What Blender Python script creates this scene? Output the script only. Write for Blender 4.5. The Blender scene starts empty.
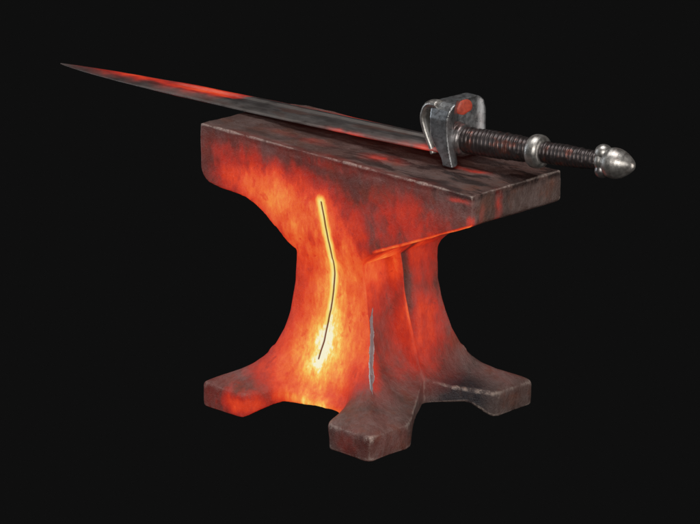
import bpy, bmesh, math
import numpy as np
from mathutils import Vector, Matrix, noise
S = 0.00125                      # one modelling unit in metres (anvil about 0.34 m tall)
scene = bpy.context.scene
COL = scene.collection

# ------------------------------------------------------------------ helpers
def lerp(a, b, t): return a + (b - a) * t
def sstep(e0, e1, x):
    t = max(0.0, min(1.0, (x - e0) / (e1 - e0))); return t * t * (3 - 2 * t)
def table(tab, z):
    if z <= tab[0][0]: return tab[0][1]
    for (z0, v0), (z1, v1) in zip(tab, tab[1:]):
        if z <= z1: return lerp(v0, v1, (z - z0) / (z1 - z0))
    return tab[-1][1]
def spline(tab, z):              # Catmull-Rom through a table
    n = len(tab)
    if z <= tab[0][0]: return tab[0][1]
    if z >= tab[-1][0]: return tab[-1][1]
    for i in range(n - 1):
        if z <= tab[i + 1][0]: break
    x0, y0 = tab[i]; x1, y1 = tab[i + 1]; h = x1 - x0
    m0 = (y1 - tab[i - 1][1]) / (x1 - tab[i - 1][0]) if i > 0 else (y1 - y0) / h
    m1 = (tab[i + 2][1] - y0) / (tab[i + 2][0] - x0) if i < n - 2 else (y1 - y0) / h
    t = (z - x0) / h
    return ((2*t**3 - 3*t*t + 1) * y0 + (t**3 - 2*t*t + t) * h * m0
            + (-2*t**3 + 3*t*t) * y1 + (t**3 - t*t) * h * m1)
def link_mesh(name, me, mat=None, parent=None, smooth=True):
    o = bpy.data.objects.new(name, me); COL.objects.link(o)
    if mat: me.materials.clear(); me.materials.append(mat)
    if parent: o.parent = parent
    if smooth:
        for p in me.polygons: p.use_smooth = True
    return o
def mesh_from(verts, faces, name='m'):
    me = bpy.data.meshes.new(name)
    me.from_pydata([tuple(c * S for c in v) for v in verts], [], faces)
    me.validate(); me.update()
    bm = bmesh.new(); bm.from_mesh(me)
    bmesh.ops.recalc_face_normals(bm, faces=bm.faces[:]); bm.to_mesh(me); bm.free()
    return me
def remesh(me, voxel, iters, factor=0.5):
    me.transform(Matrix.Scale(1/S, 4))          # remesh in modelling units, back to metres below
    o = bpy.data.objects.new('tmp', me); COL.objects.link(o)
    m = o.modifiers.new('r', 'REMESH'); m.mode = 'VOXEL'; m.voxel_size = voxel
    if iters:
        s = o.modifiers.new('s', 'SMOOTH'); s.factor = factor; s.iterations = iters
    dg = bpy.context.evaluated_depsgraph_get(); dg.update()
    out = bpy.data.meshes.new_from_object(o.evaluated_get(dg))
    bpy.data.objects.remove(o); bpy.data.meshes.remove(me)
    out.transform(Matrix.Scale(S, 4)); out.update()
    return out
def join_geo(parts):
    V, F = [], []
    for v, f in parts:
        k = len(V); V += v; F += [tuple(i + k for i in q) for q in f]
    return V, F
def loft(rings, cap0=True, cap1=True):
    n = len(rings[0]); V = [v for r in rings for v in r]; F = []
    for i in range(len(rings) - 1):
        for j in range(n):
            a = i*n + j; b = i*n + (j+1) % n
            F.append((a, b, b + n, a + n))
    if cap0: F.append(tuple(range(n))[::-1])
    if cap1: F.append(tuple((len(rings)-1)*n + j for j in range(n)))
    return V, F
def lathe(p0, axis, prof, n=48, squash=1.0, twist=None):
    """prof: list of (distance along axis, radius)"""
    ax = Vector(axis).normalized(); up = Vector((0, 0, 1))
    e1 = ax.cross(up).normalized(); e2 = e1.cross(ax).normalized()
    rings = []
    for s, r in prof:
        c = Vector(p0) + ax * s
        rings.append([tuple(c + e1 * math.cos(2*math.pi*k/n) * r * squash + e2 * math.sin(2*math.pi*k/n) * r)
                      for k in range(n)])
    return loft(rings)

# ------------------------------------------------------------------ node helper
class NT:
    def __init__(s, name):
        s.m = bpy.data.materials.new(name); s.m.use_nodes = True
        s.t = s.m.node_tree; s.t.nodes.clear()
        s.out = s.n('ShaderNodeOutputMaterial'); s.b = s.n('ShaderNodeBsdfPrincipled')
        s.l(s.b.outputs[0], s.out.inputs['Surface'])
        tc = s.n('ShaderNodeTexCoord'); mp = s.n('ShaderNodeMapping')
        mp.inputs['Scale'].default_value = (1/S,)*3
        s.l(tc.outputs['Object'], mp.inputs[0]); s.co = mp.outputs[0]
        sp = s.n('ShaderNodeSeparateXYZ'); s.l(s.co, sp.inputs[0]); s.x, s.y, s.z = sp.outputs
    def n(s, t): return s.t.nodes.new(t)
    def l(s, a, b): s.t.links.new(a, b)
    def put(s, sock, v):
        if hasattr(v, 'is_linked') or isinstance(v, bpy.types.NodeSocket): s.l(v, sock)
        else: sock.default_value = v
    def math(s, op, a, b=0.0, c=None, clamp=False):
        n = s.n('ShaderNodeMath'); n.operation = op; n.use_clamp = clamp
        s.put(n.inputs[0], a); s.put(n.inputs[1], b)
        if c is not None: s.put(n.inputs[2], c)
        return n.outputs[0]
    def add(s, a, b): return s.math('ADD', a, b)
    def mul(s, a, b): return s.math('MULTIPLY', a, b)
    def sub(s, a, b): return s.math('SUBTRACT', a, b)
    def mx(s, a, b): return s.math('MAXIMUM', a, b)
    def noise(s, scale, detail=4, rough=.55, stretch=(1,1,1), dist=0.0, off=(0,0,0), vec=None):
        mp = s.n('ShaderNodeMapping'); mp.inputs['Scale'].default_value = [scale*k for k in stretch]
        mp.inputs['Location'].default_value = off
        s.l(vec or s.co, mp.inputs[0])
        n = s.n('ShaderNodeTexNoise'); n.inputs['Scale'].default_value = 1
        n.inputs['Detail'].default_value = detail; n.inputs['Roughness'].default_value = rough
        n.inputs['Distortion'].default_value = dist
        s.l(mp.outputs[0], n.inputs['Vector']); return n.outputs['Fac']
    def rng(s, v, a, b, c=0.0, d=1.0, smooth=True):
        n = s.n('ShaderNodeMapRange'); n.interpolation_type = 'SMOOTHSTEP' if smooth else 'LINEAR'
        s.put(n.inputs['Value'], v)
        for k, q in zip(('From Min', 'From Max', 'To Min', 'To Max'), (a, b, c, d)): n.inputs[k].default_value = q
        return n.outputs['Result']
    def ramp(s, v, stops):
        n = s.n('ShaderNodeValToRGB'); r = n.color_ramp
        while len(r.elements) < len(stops): r.elements.new(0.5)
        for e, (p, c) in zip(r.elements, stops): e.position = p; e.color = (*c, 1)
        s.put(n.inputs[0], v); return n.outputs['Color']
    def mix(s, f, a, b):
        n = s.n('ShaderNodeMix'); n.data_type = 'RGBA'
        s.put(n.inputs[0], f)
        for sock, v in ((n.inputs[6], a), (n.inputs[7], b)):
            if isinstance(v, tuple): sock.default_value = (*v, 1)
            else: s.l(v, sock)
        return n.outputs[2]
    def blob(s, c, rad, amp=1.0, vec=None):
        """gaussian bump exp(-d2) around c with radii rad"""
        mp = s.n('ShaderNodeMapping'); mp.vector_type = 'POINT'
        mp.inputs['Scale'].default_value = [1/r for r in rad]
        mp.inputs['Location'].default_value = [-a/r for a, r in zip(c, rad)]
        s.l(vec or s.co, mp.inputs[0])
        d = s.n('ShaderNodeVectorMath'); d.operation = 'DOT_PRODUCT'
        s.l(mp.outputs[0], d.inputs[0]); s.l(mp.outputs[0], d.inputs[1])
        e = s.math('EXPONENT', s.mul(d.outputs['Value'], -1.0))
        return s.mul(e, amp)
    def warp(s, amount, scale):
        n = s.n('ShaderNodeTexNoise'); n.inputs['Scale'].default_value = scale; n.inputs['Detail'].default_value = 3
        s.l(s.co, n.inputs['Vector'])
        a = s.n('ShaderNodeVectorMath'); a.operation = 'SUBTRACT'; s.l(n.outputs['Color'], a.inputs[0]); a.inputs[1].default_value = (.5,.5,.5)
        b = s.n('ShaderNodeVectorMath'); b.operation = 'SCALE'; s.l(a.outputs[0], b.inputs[0]); b.inputs['Scale'].default_value = amount
        c = s.n('ShaderNodeVectorMath'); c.operation = 'ADD'; s.l(s.co, c.inputs[0]); s.l(b.outputs[0], c.inputs[1])
        return c.outputs[0]
    def bump(s, h, strength, dist):
        n = s.n('ShaderNodeBump'); n.inputs['Strength'].default_value = strength
        n.inputs['Distance'].default_value = dist * S
        s.l(h, n.inputs['Height']); s.l(n.outputs[0], s.b.inputs['Normal'])
    def set(s, **k):
        for a, v in k.items():
            sock = s.b.inputs[a.replace('_', ' ')]
            if isinstance(v, tuple): sock.default_value = (*v, 1)
            else: s.put(sock, v)
def srgb(r, g, b):
    f = lambda c: (c/255/12.92) if c <= 10 else ((c/255+.055)/1.055)**2.4
    return (f(r), f(g), f(b))

# colour of hot iron by temperature (0 cold .. 1 white hot)
HEAT = [(0.0, (0,0,0)), (.12, (.012,.001,.0005)), (.27, srgb(92,16,8)), (.42, srgb(178,32,14)), (.55, srgb(226,62,24)),
        (.68, srgb(242,104,44)), (.79, srgb(252,150,64)), (.88, srgb(255,196,84)), (.95, srgb(255,232,130)), (1.0, srgb(255,250,215))]
CRACK = [(62.5,-5.4), (80,-3.0), (100,-1.0), (122,1.6), (143.6,4.9), (160,6.9), (174,7.3), (188,5.7), (203,2.6), (224.5,-2.2)]

def anvil_material():
    t = NT('hot_anvil_iron')
    w = t.warp(15, .035)                       # warped space: ragged edges for the hot zones
    B = lambda c, r, a: t.blob(c, r, a, w)
    # --- temperature field of the iron -------------------------------------------------
    front = [B((5,-60,130), (80,36,100), .80), B((-20,-66,205), (70,26,44), .56), B((-118,-66,223), (66,30,28), .58),
             B((-62,-64,210), (52,30,38), .52), B((-30,-78,45), (66,40,40), .66), B((40,-62,100), (40,24,90), .56)]
    inv = None
    for f in front:                            # smooth union of the zones
        k = t.sub(1.0, f); inv = k if inv is None else t.mul(inv, k)
    acc = t.mul(t.sub(1.0, inv), .84)
    others = [B((44,-26,158), (26,36,70), .76), B((50,24,165), (24,50,70), .50), B((66,6,100), (44,70,66), .58), B((112,-64,226), (110,16,52), .42), B((-110,-64,240), (90,16,34), .42), B((10,-62,262), (170,14,16), .30), B((92,92,36), (60,60,26), .18), B((95,-95,14), (60,60,40), .20), B((-95,-95,14), (60,60,40), .30),
              B((197,-24,252), (14,7,20), .34), B((197,-49,248), (10,6,14), .27), B((178,-64,263), (22,7,5), .44), B((194,-62,243), (8,7,10), .40),
              B((140,2,271), (24,7,7), .44), B((150,-64,221), (46,7,7), .50), B((112,-64,222), (8,7,22), .38), B((140,-64,238), (7,7,20), .30), B((80,-64,205), (40,12,22), .40), B((74,3,62), (12,4,18), .62), B((-30,63,270), (90,4,5), .62), B((-110,50,271), (30,5,4), .5),
              B((50,-30,272), (34,16,7), .40), B((-60,-30,272), (60,12,7), .30), B((-174,-20,232), (14,40,26), .42),
              B((-68,-104,14), (28,26,18), .68), B((92,-112,14), (30,10,20), .30), B((-178,-62,212), (30,14,14), .38),
              B((20,10,250), (150,45,40), .16)]
    for f in others: acc = t.mx(acc, f)
    rc = t.rng(t.z, 60, 150, 3.6, .2)                      # the ridge up the heel end runs hot, the groove behind it shaded by dimming the glow colour
    rdg = t.math('DIVIDE', t.sub(t.y, rc), 2.6)
    rdg = t.mul(t.math('EXPONENT', t.mul(t.mul(rdg, rdg), -1.0)), t.blob((58,0,112), (22,500,46), .70))
    grv = t.math('DIVIDE', t.sub(t.y, t.add(rc, 9.0)), 4.5)
    grv = t.mul(t.math('EXPONENT', t.mul(t.mul(grv, grv), -1.0)), t.blob((48,0,150), (22,500,48), .62))
    acc = t.mx(t.mul(acc, t.sub(1.0, grv)), rdg)
    rimd = t.math('DIVIDE', t.sub(t.z, t.add(186.5, t.mul(t.sub(t.x, 66.0), .41))), 3.0)
    rim0 = t.mul(t.math('EXPONENT', t.mul(t.mul(rimd, rimd), -1.0)), t.mul(t.rng(t.x, 56, 72), t.rng(t.y, -58, -61)))
    acc = t.mx(acc, t.mul(rim0, .66))
    big = t.noise(.028, 5, .6, (1,1,.55)); fine = t.noise(.12, 5, .65, (1,1,.4), off=(9,3,1))
    blot = t.noise(.07, 3, .6, off=(31,3,12), dist=.6)
    nz = t.add(t.rng(big, .25, .75, .84, 1.14, False), t.rng(fine, .25, .75, -.12, .12, False))
    heat = t.mul(acc, nz)
    heat = t.mul(heat, t.rng(blot, .28, .40, .86, 1.0))
    blt2 = t.noise(.055, 4, .65, (1,1,.6), off=(61,13,22), dist=.15)
    heat = t.mul(heat, t.mx(t.rng(blt2, .34, .56, .86, 1.04), t.rng(t.z, 205, 165)))
    flk = t.noise(.33, 3, .6, (1,1,.6), off=(2,7,5))
    heat = t.add(heat, t.mul(t.math('MINIMUM', heat, .8), t.rng(flk, .25, .75, -.055, .045, False)))          # darker scale flakes
    # white-hot root of the crack and the hot strip along the bottom arch
    heat = t.add(heat, t.mul(t.blob((-7,-66,66), (29,34,32), .27, w), t.rng(flk, .25, .75, .85, 1.12, False)))
    heat = t.add(heat, t.mul(t.blob((-2,-60,88), (32,26,54), .13, w), t.rng(fine, .3, .7, .7, 1.2, False)))
    heat = t.add(heat, t.mul(t.blob((10,-82,19), (52,22,10), .46, w), t.rng(fine, .3, .65, .75, 1.1, False)))
    # crack halo
    fc = t.n('ShaderNodeFloatCurve'); cv = fc.mapping.curves[0]
    z0, z1, xr = 50.0, 230.0, 40.0
    pts = [((z-z0)/(z1-z0), (x+xr)/(2*xr)) for z, x in CRACK]
    cv.points[0].location = (0, pts[0][1]); cv.points[1].location = (1, pts[-1][1])
    for i in range(1, 30):
        z = lerp(z0, z1, i/30); cv.points.new((z-z0)/(z1-z0), (spline(CRACK, z)+xr)/(2*xr))
    for p in cv.points: p.handle_type = 'VECTOR'
    fc.mapping.update()
    t.l(t.math('DIVIDE', t.sub(t.z, z0), z1-z0), fc.inputs['Value'])
    xc = t.sub(t.mul(fc.outputs[0], 2*xr), xr)
    dx = t.math('ABSOLUTE', t.sub(t.x, xc))
    zin = t.mx(t.mx(t.sub(62.5, t.z), t.sub(t.z, 223.0)), 0.0)   # beyond the ends
    d = t.math('SQRT', t.add(t.mul(dx, dx), t.mul(zin, zin)))
    fr = t.math('LESS_THAN', t.y, -30.0)
    d = t.add(d, t.mul(t.sub(1.0, fr), 100.0))
    wid = t.rng(t.z, 60, 160, 11.0, 11.0)
    dn = t.math('DIVIDE', d, t.mul(wid, t.rng(fine, .3, .7, .82, 1.15, False))); dn2 = t.mul(dn, dn); halo = t.math('EXPONENT', t.mul(t.mul(dn2, dn), -1.0))
    heat = t.add(heat, t.mul(halo, .08))
    heat = t.mx(heat, t.mul(halo, t.rng(fine, .3, .7, .93, .98, False)))
    core = t.rng(d, .3, 1.7, 1.0, 0.0)
    core = t.mul(core, t.rng(zin, 0.0, 4.0, 1.0, 0.0))
    heat = t.math('MINIMUM', heat, 1.0)
    em = t.ramp(heat, HEAT)
    # cracks and mill-scale lines hold less heat
    em = t.mix(core, em, srgb(110,40,12))
    # --- cold iron ----------------------------------------------------------------------
    n1 = t.noise(.02, 6, .65, (1,1,.8), off=(3,8,5)); n2 = t.noise(.16, 6, .7, (1,1,.5)); n3 = t.noise(.9, 3, .6)
    mixn = t.add(t.mul(n1, .62), t.mul(n2, .38))
    base = t.ramp(mixn, [(.33, (.062,.040,.036)), (.47, (.125,.085,.075)), (.58, (.185,.140,.130)), (.72, (.26,.205,.19))])
    rust = t.rng(t.noise(.035, 5, .6, off=(50,1,7)), .50, .68)
    base = t.mix(t.mul(rust, .55), base, (.20,.072,.040))
    geo = t.n('ShaderNodeAttribute'); geo.attribute_name = 'wear_highlight'
    low = t.rng(t.z, 60, 40)
    edge = t.mul(t.mx(t.rng(geo.outputs['Fac'], .042, .095), t.mul(low, t.rng(geo.outputs['Fac'], .022, .060))), t.rng(n2, .36, .58))
    # silver chip on the near waist edge, its bright reflection painted as colour
    # long silver chip knocked off the near arris, with a painted highlight
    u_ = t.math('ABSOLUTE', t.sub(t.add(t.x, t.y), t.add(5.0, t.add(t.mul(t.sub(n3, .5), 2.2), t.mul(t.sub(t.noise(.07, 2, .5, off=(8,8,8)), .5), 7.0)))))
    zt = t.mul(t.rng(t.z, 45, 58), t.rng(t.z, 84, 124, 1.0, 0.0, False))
    chip_glint = t.mul(t.math('LESS_THAN', u_, t.mul(zt, t.rng(n2, .3, .7, 2.9, 4.2))), t.math('GREATER_THAN', t.x, 35.0))
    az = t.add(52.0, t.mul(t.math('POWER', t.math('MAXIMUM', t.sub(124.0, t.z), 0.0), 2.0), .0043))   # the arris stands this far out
    chip_glint = t.mul(chip_glint, t.math('GREATER_THAN', t.sub(t.x, t.y), t.sub(t.mul(az, 2.0), 46.0)))
    rim = t.mul(chip_glint, t.rng(u_, 1.2, 3.2))
    # darker blue-grey tone on the inner side of the right foot, blackened smears on the table
    slate = t.mul(t.mul(t.blob((98,34,24), (26,27,24), 1.5), t.math('LESS_THAN', t.add(t.x, t.mul(t.y, -.746)), 76.0)), t.math('GREATER_THAN', t.y, 2.0))
    slate = t.mul(t.math('MINIMUM', slate, 1.0), t.rng(n2, .3, .5, .55, 1.0))
    base = t.mix(slate, base, (.040,.050,.058))
    smear = t.noise(.055, 4, .6, (.32,1.3,1), off=(3,17,2), dist=.8)
    sm = t.mul(t.mul(t.rng(smear, .43, .57), t.rng(t.z, 262, 267)), t.rng(t.x, -120, 110, .25, 1.0))
    base = t.mix(t.mul(t.rng(t.z, 264, 268), .35), base, (.10,.035,.025))
    base = t.mix(t.mul(sm, .86), base, (.016,.011,.010))
    ridge = t.mul(t.math('EXPONENT', t.mul(t.math('POWER', t.math('DIVIDE', t.sub(t.y, 3.2), 1.3), 2.0), -1.0)), t.mul(t.blob((74,3,34), (12,12,15), 1.4), t.rng(n2, .38, .5)))
    edge = t.mul(t.mx(edge, ridge), t.rng(heat, .12, .42, 1.0, .0))
    base = t.mix(edge, base, (.46,.38,.34))  # pale worn edges, with edge highlights painted into the colour
    hotf = t.rng(heat, .2, .5)
    base = t.mix(t.mul(hotf, .65), base, (.045,.022,.012))          # scale has burnt off the hot faces
    base = t.mix(core, base, (.020,.006,.003))
    base = t.mix(chip_glint, base, (.52,.56,.60))
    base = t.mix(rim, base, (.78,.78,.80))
    bare = t.math('MAXIMUM', edge, chip_glint)
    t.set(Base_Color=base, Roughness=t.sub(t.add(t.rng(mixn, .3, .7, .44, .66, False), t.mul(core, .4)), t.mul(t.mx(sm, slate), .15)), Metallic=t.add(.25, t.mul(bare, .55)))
    t.b.inputs['Specular IOR Level'].default_value = .45
    hs = t.mul(t.sub(1.0, t.mul(chip_glint, .97)), 0.88)
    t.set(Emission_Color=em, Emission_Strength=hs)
    h = t.add(t.add(t.mul(n2, 1.6), t.mul(n3, .35)), t.mul(n1, 2.0))
    h = t.sub(h, t.mul(core, .5))
    t.bump(h, .8, 2.2)
    return t.m

def blade_material():
    t = NT('forged_blade_steel'); w = t.warp(20, .03)
    B = lambda c, r, a: t.blob(c, r, a, w)
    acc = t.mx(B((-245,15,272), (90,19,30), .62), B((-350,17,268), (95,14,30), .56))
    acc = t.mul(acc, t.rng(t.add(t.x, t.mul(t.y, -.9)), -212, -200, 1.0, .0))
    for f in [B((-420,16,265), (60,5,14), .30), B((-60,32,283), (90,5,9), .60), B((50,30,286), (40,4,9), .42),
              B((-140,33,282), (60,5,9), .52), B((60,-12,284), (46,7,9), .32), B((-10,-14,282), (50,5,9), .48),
              B((88,-10,284), (26,8,9), .50)]: acc = t.mx(acc, f)  # near-bevel patches put the reflected orange glow in as emission
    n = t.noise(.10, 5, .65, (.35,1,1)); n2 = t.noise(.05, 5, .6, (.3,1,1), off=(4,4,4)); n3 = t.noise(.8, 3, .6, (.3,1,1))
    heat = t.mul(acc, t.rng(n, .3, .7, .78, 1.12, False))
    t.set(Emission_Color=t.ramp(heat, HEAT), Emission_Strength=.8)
    base = t.ramp(t.add(t.mul(n, .5), t.mul(n2, .5)), [(.35, (.055,.045,.044)), (.5, (.105,.094,.092)), (.65, (.17,.155,.15))])
    rust = t.rng(n2, .52, .66)
    base = t.mix(t.mul(rust, .5), base, (.16,.06,.04))
    base = t.mix(t.mul(t.rng(heat, .2, .5), .6), base, (.05,.02,.012))
    gn = t.n('ShaderNodeNewGeometry'); sn = t.n('ShaderNodeSeparateXYZ'); t.l(gn.outputs['True Normal'], sn.inputs[0])
    near_bevel = t.mul(t.rng(sn.outputs[1], -.42, -.22, 1.0, 0.0), t.rng(n, .3, .5, .4, 1.0))   # bevel facing the near side is lighter
    base = t.mix(t.mul(near_bevel, .7), base, (.26,.235,.22))
    t.set(Base_Color=base, Metallic=.55, Roughness=t.rng(n, .3, .7, .34, .52, False))
    t.bump(t.add(n, t.mul(n3, .3)), .35, .8)
    return t.m

def steel_material(name, col, rough, metal=.9, rust=.25, bump=.25):
    t = NT(name)
    n = t.noise(.22, 5, .65); n2 = t.noise(.07, 5, .6, off=(7,1,2)); n3 = t.noise(1.1, 3, .6)
    dark = tuple(c*.72 for c in col)
    base = t.mix(t.rng(n, .35, .62), dark, col)
    base = t.mix(t.mul(t.rng(n2, .52, .64), rust), base, (.22,.055,.03))
    t.set(Base_Color=base, Metallic=metal, Roughness=t.rng(n, .3, .7, rough*.8, rough*1.35, False))
    t.bump(t.add(n, t.mul(n3, .4)), bump, .9)
    return t.m

# ------------------------------------------------------------------ anvil geometry
ACOR = [(0,117),(21,117.5),(25,116.5),(28,110.5),(36,92.5),(43,81.5),(50,74.8),(57,70.0),(65,66.4),(80,60.6),(100,55.6),(115,53.2),
        (132,50.9),(153,50.4),(163,50.8),(170,53),(175,56.0),(180,59.5),(184,63.5),(190,64.5)]
AY = [(115,53.4),(132,52.2),(150,53.2),(163,55.6),(175,58.6),(186,60.9),(198,62.0),(212,62.5),(250,62.5)]
def ay_of(z):
    return table(ACOR, z) if z < 112 else table(AY, z)
def ax_of(z):
    return 2*table(ACOR, z) - ay_of(z) if z < 182 else table(ACOR, z)
def body_n(side, tau, z, a):
    """outward distance of the side surface at tangential position tau"""
    if side == 0:   rest, mid = 1.4 * sstep(178, 150, z), 38.0      # front
    elif side == 1: rest, mid = 2.0, 12.0      # heel end
    else:           rest, mid = 2.0, 34.0
    R = table([(0,mid),(24,mid-1),(30,min(mid,38)-9),(36,20 if mid > 20 else 4),(43,11 if mid > 20 else 3.5),(50,6 if mid > 20 else 3),(57,4.2),(70,3),(100,rest),(190,rest)], z)
    k = table([(0,0),(26,0),(60,1)], z)
    eo = lerp(60, a*.92, k); ei = lerp(34, a*.25, k)
    if side == 0 and tau > 0: eo += 2*(1-k); ei += 12*(1-k)
    n = a - R * (1 - sstep(ei, eo, abs(tau)))
    if side == 1:
        c = 4.0*sstep(150, 60, z) if z < 150 else 0.0
        up = sstep(34, 70, z) * (1 - .5*sstep(176, 188, z))
        # panel left of the ridge sunk, ridge at the middle, shallow groove behind it
        if tau < c: n -= up * 16 * sstep(-a*.97, -a*.78, tau) * (1 - sstep(c-5, c-.5, tau))
        n -= 7 * sstep(160, 178, z) * (1 - abs(tau/a)**5)
        n += up * 3.0 * math.exp(-((tau-c)/2.6)**2) * 1.0
        n -= up * 6.5 * math.exp(-((tau-c-8)/4.5)**2)
        V = (118 - (62-tau)*44/59) if tau > 3 else (118 - (62+tau)*44/65)
        n = min(n, V)
    return n
def arch(side, tau):
    h = (15 + 7*sstep(-40, 45, tau)) if side == 0 else 18
    return h * (1 - sstep(36, 62, abs(tau)))
def body_geo():
    N = 44; levels = [0, 3, 7, 11, 15, 18, 21, 23, 24.5, 26, 28] + [30 + 2*i for i in range(81)]
    rings = []
    for z in levels:
        ring = []
        for side in range(4):
            a, ao = (ax_of(z), ay_of(z)) if side in (0, 2) else (ay_of(z), ax_of(z))   # half length of this side, its distance out
            for j in range(N):
                f = -1 + 2*j/N
                # denser near corners of the feet: plain linear spacing is enough at this step
                tau = f * a; n = ao - a + body_n(side, tau, z, a) - 1.6*max(0, (abs(tau)-(a-5))/5)**2 if j else ao - 1.6; tau = tau if j else tau + 1.6
                zz = max(z, arch(side, tau))
                if side == 0: p = (tau, -n)
                elif side == 1: p = (n, tau)
                elif side == 2: p = (-tau, n)
                else: p = (-n, -tau)
                ring.append((p[0], p[1], zz))
        rings.append(ring)
    under = []
    for s, hz in ((.40, 24), (.60, 23.5)):
        under.append([(x*s, y*s, hz) for x, y, z in rings[0]])
    r0 = rings[0]; m = len(r0)
    def inset(d, dz, zmin=0):
        out = []
        for i, (x, y, z) in enumerate(r0):
            ax_, ay_ = r0[i-1][:2]; bx_, by_ = r0[(i+1) % m][:2]
            tx, ty = bx_-ax_, by_-ay_; q = math.hypot(tx, ty) or 1
            out.append((x - ty/q*d, y + tx/q*d, max(z + dz, zmin)))
        return out
    under.append([(x*.72, y*.72, 23) for x, y, z in r0])
    under.append(inset(9, 5, 9)); under.append(inset(4.5, 0))
    return loft(under + rings)
UNDER = [(-172.6,229),(-172,223.5),(-170.5,219),(-167,214),(-161,210.8),(-150,209.2),(-137,208.3),(-120,207.5),(-108,206),(-96,202),(-84,195.5),
         (-72,187),(-62,178.5),(-56,172),(-48,166),(40,166),(58,180),(66,184.5),(110,203.5),(156,223.5),(176,231.5),(194,239),(196,241),(196.6,243)]
def slab_geo():
    """the top block, as YZ sections strung along x"""
    xs = [-172.6,-172,-171.2,-170,-168,-165,-161,-156]
    x = -152.0
    while x < 190: xs.append(x); x += 3.0
    xs += [190,193,195,196,196.6]
    rings = []
    for x in xs:
        zb = table(UNDER, x); zt = 270 - (1.5 if x in (xs[0], xs[-1]) else 0)
        yb = 62.5 - max(0, (-148 - x)/1.35)
        nz = 34; ring = []
        def Y(z): return ay_of(z) + (62.5 - ay_of(z)) * sstep(56, 76, x) if z < 212 else 62.5
        for i in range(nz+1):
            z = lerp(zb, zt, i/nz); ring.append((x, -Y(z), z))
        for i in range(1, 24): ring.append((x, lerp(-62.5, yb, i/24), zt))
        for i in range(nz+1):
            z = lerp(zt, zb, i/nz); ring.append((x, Y(z)*yb/62.5, z))
        y0, y1 = Y(zb)*yb/62.5, -Y(zb)
        for i in range(1, 24): ring.append((x, lerp(y0, y1, i/24), zb))
        rings.append(ring)
    return loft(rings)

mat_anvil = anvil_material()
V, F = join_geo([body_geo(), slab_geo()])
me = remesh(mesh_from(V, F), 1.1, 7)
# wear: long swells, hammer dents, and the crack cut into the front
COS = [v.co.copy() for v in me.vertices]; NRM = [v.normal.copy() for v in me.vertices]
for v, p0, nrm in zip(me.vertices, COS, NRM):
    p = p0 / S
    d = noise.noise(p * .018) * 1.3 + noise.noise(p * .07 + Vector((5,5,5))) * .55
    if p.z > 262: d += -.9 * max(0, noise.noise(p * .045 + Vector((1,9,2))))
    # nicked arrises
    q = p.copy()
    if p.y < -45 and nrm.y < -.5:
        zz = max(62, min(223, p.z)); xc = spline([(a, b) for a, b in CRACK], zz)
        dd = math.hypot(p.x - xc, p.z - zz)
        d -= .9 * math.exp(-(dd/1.4)**2)
    if 54 < p.z < 64 and abs(abs(p.x) - abs(p.y)) < 9 and p.x * p.y > 0:     # small forging lap on the two outer corners
        d += 1.3 * sstep(54, 58, p.z) * (1 - sstep(60.5, 64, p.z)) * (1 - abs(abs(p.x)-abs(p.y))/9)
    v.co = p0 + nrm * d * S
me.update()
norms = [v.normal.copy() for v in me.vertices]
nv = len(me.vertices); ec = np.empty(len(me.edges)*2, dtype=np.int32); me.edges.foreach_get('vertices', ec); ec = ec.reshape(-1, 2)
P_ = np.empty(nv*3); me.vertices.foreach_get('co', P_); P_ = P_.reshape(-1, 3)/S
N_ = np.array([tuple(n) for n in norms])
deg = np.bincount(ec.ravel(), minlength=nv).astype(float); deg[deg == 0] = 1
def nb_mean(arr):
    out = np.zeros_like(arr)
    for k in range(arr.shape[1]):
        out[:, k] = np.bincount(ec[:,0], arr[ec[:,1], k], nv) + np.bincount(ec[:,1], arr[ec[:,0], k], nv)
    return out / deg[:, None]
curv = ((P_ - nb_mean(P_)) * N_).sum(1)[:, None]
for _ in range(5): curv = .4*curv + .6*nb_mean(curv)
curv = curv[:, 0]
print('CURV', np.percentile(curv, [5, 50, 80, 90, 95, 98, 99.5]))

def zone(c):
    x, y, z = c
    if z > 186: return 'table'
    if z < 30 - .0 and abs(x) > 62 and abs(y) > 62 and z < 30: return ('foot', x > 0, y > 0)
    return 'waist'
groups = {}
for p in me.polygons:
    groups.setdefault(zone(p.center / S), []).append(p.index)
anvil = bpy.data.objects.new('anvil', None); COL.objects.link(anvil)
anvil.empty_display_size = .05
anvil['label'] = 'red hot iron anvil on four feet, glowing yellow crack down its waist'
anvil['category'] = 'anvil'
LAB = {'table': ('work_table', 'thick scaled iron top block, red hot along its lower left side'),
       'waist': ('waist', 'flared glowing orange waist split by a bright yellow crack'),
       ('foot', False, False): ('foot', 'reddish left foot, glowing orange on its inner side'),
       ('foot', True, False): ('foot', 'dull brown iron front foot nearest the viewer'),
       ('foot', True, True): ('foot', 'cold brown and grey iron right foot'),
       ('foot', False, True): ('foot', None)}
for key, idx in groups.items():
    vmap = {}; vs = []; fs = []; ns = []
    for i in idx:
        f = []
        for vi in me.polygons[i].vertices:
            if vi not in vmap:
                vmap[vi] = len(vs); vs.append(me.vertices[vi].co.copy()); ns.append(norms[vi])
            f.append(vmap[vi])
        fs.append(f)
    m2 = bpy.data.meshes.new(LAB[key][0]); m2.from_pydata(vs, [], fs); m2.update()
    at = m2.attributes.new('wear_highlight', 'FLOAT', 'POINT')
    at.data.foreach_set('value', np.array([curv[k] for k in vmap], dtype=np.float32))
    o = link_mesh(LAB[key][0], m2, mat_anvil, anvil)
    m2.normals_split_custom_set_from_vertices(ns)
    if LAB[key][1]: o['label'] = LAB[key][1]
bpy.data.meshes.remove(me)

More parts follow.
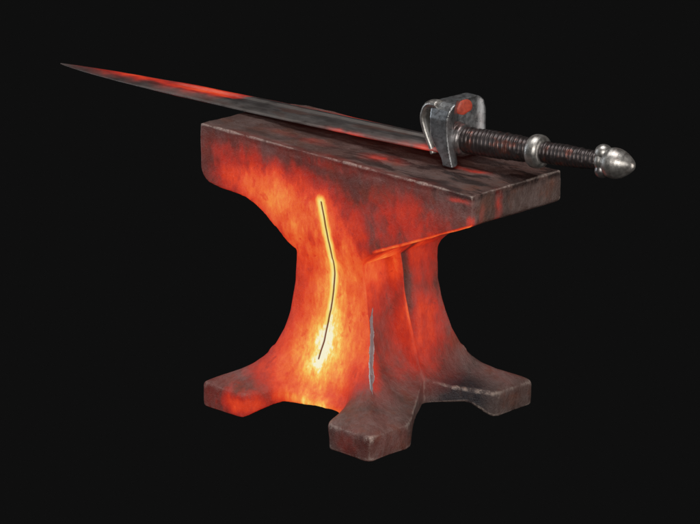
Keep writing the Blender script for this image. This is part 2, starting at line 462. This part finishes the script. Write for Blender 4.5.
# ------------------------------------------------------------------ sword
sword = bpy.data.objects.new('sword', None); COL.objects.link(sword)
sword['label'] = 'long steel sword with wound grip and silver pommel lying on the anvil'
sword['category'] = 'sword'
sword.empty_display_size = .05
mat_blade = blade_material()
mat_guard = steel_material('dull_guard_steel', (.43,.445,.46), .30, .85, .12, .12)
mat_bright = steel_material('polished_steel', (.50,.485,.46), .36, .85, .16, .18)
mat_grip = steel_material('dark_wound_wire', (.075,.062,.062), .34, .65, .5, .25)
mat_collar = steel_material('grey_collar_steel', (.34,.32,.32), .32, .85, .35, .25)

B0 = Vector((-474, 15.5, 263)); B1 = Vector((104, 8.5, 284.5))
bl = (B1 - B0); L = bl.length; bd = bl.normalized(); side = Vector((0,0,1)).cross(bd).normalized(); bup = bd.cross(side).normalized()
HW = [(0,.4),(8,2.6),(24,5.6),(52,9.6),(90,13.6),(140,17.2),(190,19.6),(250,21.2),(310,23.2),(400,23.8),(500,22.5),(570,20),(L,18.5)]
rings = []
n = 150
for i in range(n+1):
    s = L * (i/n)
    w = spline(HW, s); w += noise.noise(Vector((s*.05, 3, 1))) * .35 * min(1, w/10)
    th = min(4.6, .5 + w*.26)
    c = B0 + bd * s
    sec = [(-1, .10), (-.93, .34), (-.56, .92), (-.34, 1.0), (-.17, .66), (.17, .66), (.34, 1.0), (.56, .92), (.93, .34), (1, .10),
           (1, -.10), (.93, -.34), (.56, -.92), (0, -1.0), (-.56, -.92), (-.93, -.34), (-1, -.10)]
    if s < 210:
        k = sstep(120, 210, s)
        sec = [(a, lerp(max(.10, 1-abs(a)*.9) * (1 if b > 0 else -1), b, k)) for a, b in sec]
    rings.append([tuple(c + side * a * w + bup * b * th) for a, b in sec])
me = mesh_from(*loft(rings), 'blade')
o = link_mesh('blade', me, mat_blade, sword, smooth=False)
for p in me.polygons: p.use_smooth = True
em_ = o.modifiers.new('e', 'EDGE_SPLIT'); em_.split_angle = math.radians(22)

# guard: cast plate across the blade, dished on the grip side, with a curled lip on the blade side
gy0, gy1 = -11.0, 53.0
def guard_geo():
    rings = []
    ny = 24
    for j in range(ny+1):
        t = j/ny; y = lerp(gy0, gy1, t)
        # height of the plate: rounded top corners
        e = min(t, 1-t) * (gy1-gy0)
        top = 331.5 - (15 - math.sqrt(max(0, 225 - max(0, 15-e)**2))) - 1.0*t
        bot = 271.3 + 12*sstep(.05, .5, t)
        fr = 1 - sstep(.10, .42, t)                # the thick near rib
        ring = []
        nz = 22
        for i in range(nz+1):                       # blade-side face, upwards
            z = lerp(bot, top, i/nz); u = (z-273)/63
            x = 95 + 15*(1-sstep(0, .42, u)) * fr - 3*u
            ring.append((x, y, z))
        for i in range(nz+1):                       # grip-side face, downwards
            z = lerp(top, bot, i/nz); u = (z-273)/63
            x = 106 + fr * (15 - 5*math.sin(math.pi*min(1, u*1.05)) - 3*u + 1.5*(1-u)) + 1.8*sstep(.8, 1, t) + 2.0*sstep(.85, 1, u)
            ring.append((x, y, z))
        rings.append(ring)
    return loft(rings)
def tube(path, rx, ry, n=12):
    rings = []
    for i, p in enumerate(path):
        a = Vector(path[max(0, i-1)]); b = Vector(path[min(len(path)-1, i+1)])
        d = (b-a).normalized(); e1 = Vector((0,1,0)); e2 = d.cross(e1).normalized()
        rings.append([tuple(Vector(p) + e1*math.cos(2*math.pi*k/n)*ry + e2*math.sin(2*math.pi*k/n)*rx) for k in range(n)])
    return loft(rings)
guard = link_mesh('guard', remesh(mesh_from(*guard_geo()), .8, 3), mat_guard, sword)
lip_path = []
ctrl = [(100,328.5),(92,328.3),(86,325),(82.5,318),(82,311),(85,302),(89,294),(93,287),(96,280)]
for i in range(33):
    f = i/32*(len(ctrl)-1); k = min(int(f), len(ctrl)-2); u = f-k
    p0 = ctrl[max(k-1,0)]; p1 = ctrl[k]; p2 = ctrl[k+1]; p3 = ctrl[min(k+2, len(ctrl)-1)]
    cr = lambda a,b,c,d: .5*((2*b)+(-a+c)*u+(2*a-5*b+4*c-d)*u*u+(-a+3*b-3*c+d)*u**3)
    lip_path.append((cr(p0[0],p1[0],p2[0],p3[0]), -4.0, cr(p0[1],p1[1],p2[1],p3[1])))
link_mesh('lip', remesh(mesh_from(*tube(lip_path, 3.9, 7.5)), .7, 3), mat_bright, guard)
# orange-red spot let into the upper plate
def disc_geo():
    return lathe((105.8, 23, 322), (1,0,0), [(0,8.4),(2.2,8.6),(3.4,8.0),(3.9,5.5),(4.1,.3)], 40, 1.1)
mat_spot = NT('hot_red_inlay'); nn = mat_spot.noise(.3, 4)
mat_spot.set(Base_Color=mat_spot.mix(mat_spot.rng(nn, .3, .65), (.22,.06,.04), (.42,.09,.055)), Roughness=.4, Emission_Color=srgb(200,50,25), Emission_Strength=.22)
m_ = mesh_from(*disc_geo())
for v in m_.vertices:                       # ragged outline
    q = v.co/S - Vector((105.8,23,322)); q.x *= .45; k = 1 + .2*noise.noise(Vector((math.atan2(q.z, q.y)*1.3, 4, 2)))
    v.co = (Vector((105.8,23,322)) + Vector((q.x, q.y*k*1.15, q.z*k*.85))) * S
link_mesh('inlay', m_, mat_spot.m, guard)

# handle
H0 = Vector((112, 10.5, 294)); H1 = Vector((299, 35.5, 300.5)); hd = (H1-H0).normalized(); HL = (H1-H0).length
def wound(s0, s1, r0, r1, pitch, amp):
    prof = [(s0, r0*.5)]; k = int((s1-s0)/ (pitch/8))
    for i in range(k+1):
        s = lerp(s0, s1, i/k); u = i/k
        r = lerp(r0, r1, u) + 1.2*math.sin(math.pi*u)
        ph = ((s-s0)/pitch) % 1.0
        prof.append((s, r - amp + amp*math.sqrt(max(0, 1-(2*ph-1)**2))))
    prof.append((s1, r1*.5)); return prof
def helix(s0, s1, r0, r1, pitch, amp):
    """rope-like helical winding"""
    ax = hd; up = Vector((0,0,1)); e1 = ax.cross(up).normalized(); e2 = e1.cross(ax).normalized()
    n = 56; k = int((s1-s0)/(pitch/8)); rings = []
    rings.append([tuple(H0 + ax*(s0) + e1*math.cos(2*math.pi*j/n)*r0*.4 + e2*math.sin(2*math.pi*j/n)*r0*.4) for j in range(n)])
    for i in range(k+1):
        s = lerp(s0, s1, i/k); u = i/k; ring = []
        for j in range(n):
            ph = ((s-s0)/pitch + j/n) % 1.0
            irr = 2.4*noise.noise(Vector((math.floor((s-s0)/pitch + j/n)*7.3, 2.0, j/n*2)))
            r = lerp(r0, r1, u) + 1.0*math.sin(math.pi*u) - amp + (amp + .35*irr)*math.sqrt(max(0, 1-(2*ph-1)**2))
            ring.append(tuple(H0 + ax*s + e1*math.cos(2*math.pi*j/n)*r + e2*math.sin(2*math.pi*j/n)*r))
        rings.append(ring)
    rings.append([tuple(H0 + ax*(s1) + e1*math.cos(2*math.pi*j/n)*r1*.4 + e2*math.sin(2*math.pi*j/n)*r1*.4) for j in range(n)])
    return loft(rings)
collar_prof = [(-8,8),(-8,15.5),(-4,17),(-1,16.6),(1,14.8),(3,15.2),(6,15.0),(8,13.4),(9,8)]
link_mesh('grip_collar', remesh(mesh_from(*lathe(H0, hd, collar_prof, 64)), .7, 2), mat_collar, sword)
o = link_mesh('grip', mesh_from(*helix(8, 84, 12.6, 11.6, 4.6, 1.5)), mat_grip, sword)
o['label'] = 'thick wound grip section next to the guard, glinting red'
o = link_mesh('grip', mesh_from(*helix(96, 160, 10.2, 8.2, 4.2, 1.3)), mat_grip, sword)
o['label'] = 'thinner wound grip section next to the pommel'
ring_prof = [(82.5,9),(83,12.6),(84.5,14.6),(87,15.9),(90.5,16.3),(94,15.9),(96.5,14.6),(98,12.6),(98.5,9)]
link_mesh('grip_ring', remesh(mesh_from(*lathe(H0, hd, ring_prof, 64)), .7, 2), mat_bright, sword)
# pommel: neck with two small knobs, then the acorn
pom = [(158,7.5),(160,9.0),(163,9.4),(166,8.6),(167.5,9.5),(169,12.6),(172,14.8),(176,15.6),(181,15.3),(186,13.9),(190.5,11.6),(194.5,8.9),(197.5,6.6),(199.5,4.6),(200.8,2.4),(201.3,.3)]
def ball(c, r, sq=1.0):
    return lathe(Vector(c)-hd*r*sq, hd, [(r*sq*(1-math.cos(math.pi*i/14)), max(.05, r*math.sin(math.pi*i/14))) for i in range(15)], 28)
pom = [(158 + (a_-158)*.93, b_*(.93 if a_ > 167 else 1)) for a_, b_ in pom]
pommel = link_mesh('pommel', remesh(mesh_from(*lathe(H0, hd, pom, 64)), .7, 2), mat_bright, sword)
hs = hd.cross(Vector((0,0,1))).normalized(); hu = hs.cross(hd).normalized()
c = H0 + hd*163.5
link_mesh('pommel_knob', mesh_from(*ball(c + hu*8.0 - hs*1.0, 8.2, 1.05)), mat_bright, pommel)
link_mesh('pommel_knob', mesh_from(*ball(c - hu*8.0 + hs*2.0, 7.4, .95)), mat_collar, pommel)

# ------------------------------------------------------------------ world, lamps
w = bpy.data.worlds.new('World'); scene.world = w; w.use_nodes = True
w.node_tree.nodes['Background'].inputs[0].default_value = (.0048,.0048,.0048,1)
w.node_tree.nodes['Background'].inputs[1].default_value = 1
def area(name, loc, power, size, col, target=(0,0,150)):
    l = bpy.data.lights.new(name, 'AREA'); l.shape = 'RECTANGLE'; l.size = size[0]; l.size_y = size[1]; l.energy = power; l.color = col
    o = bpy.data.objects.new(name, l); COL.objects.link(o); o.location = Vector(loc)*S
    o.rotation_euler = (Vector(target)*S - Vector(loc)*S).to_track_quat('-Z', 'Y').to_euler(); return o
# camera axes: view direction on plan is (-.70,.71); right is (.71,.70)
area('softbox_front', (900,-1100,900), 17.0, (.9,.7), (1.0,.95,.90))
area('softbox_top', (0,-100,1500), 15.0, (1.0,.8), (1.0,.97,.95), (0,0,270))
area('softbox_right', (1300,300,350), 8.0, (.5,1.0), (1.0,.93,.88))
area('softbox_left', (-1300,-700,500), 6.0, (.4,1.0), (.85,.92,1.0))

# ------------------------------------------------------------------ camera
cam = bpy.data.cameras.new('camera'); co = bpy.data.objects.new('camera', cam); COL.objects.link(co)
yaw, pitch, D = .776, .345, 3500*S
c, s = math.cos(yaw), math.sin(yaw)
r = Vector((c, s, 0)); fw = Vector((-s*math.cos(pitch), c*math.cos(pitch), -math.sin(pitch))); u = r.cross(fw)
R = Matrix((r, u, -fw)).transposed()
co.matrix_world = Matrix.Translation(-fw*D) @ R.to_4x4()
cam.sensor_width = 36; cam.lens = 180
cam.shift_x = (350-367.6)/700; cam.shift_y = (404.25-262)/700
cam.clip_start = .05; cam.clip_end = 50
scene.camera = co
scene.render.engine = 'CYCLES'
scene.view_settings.view_transform = 'Standard'; scene.view_settings.look = 'None'
scene.view_settings.exposure = 0; scene.view_settings.gamma = 1
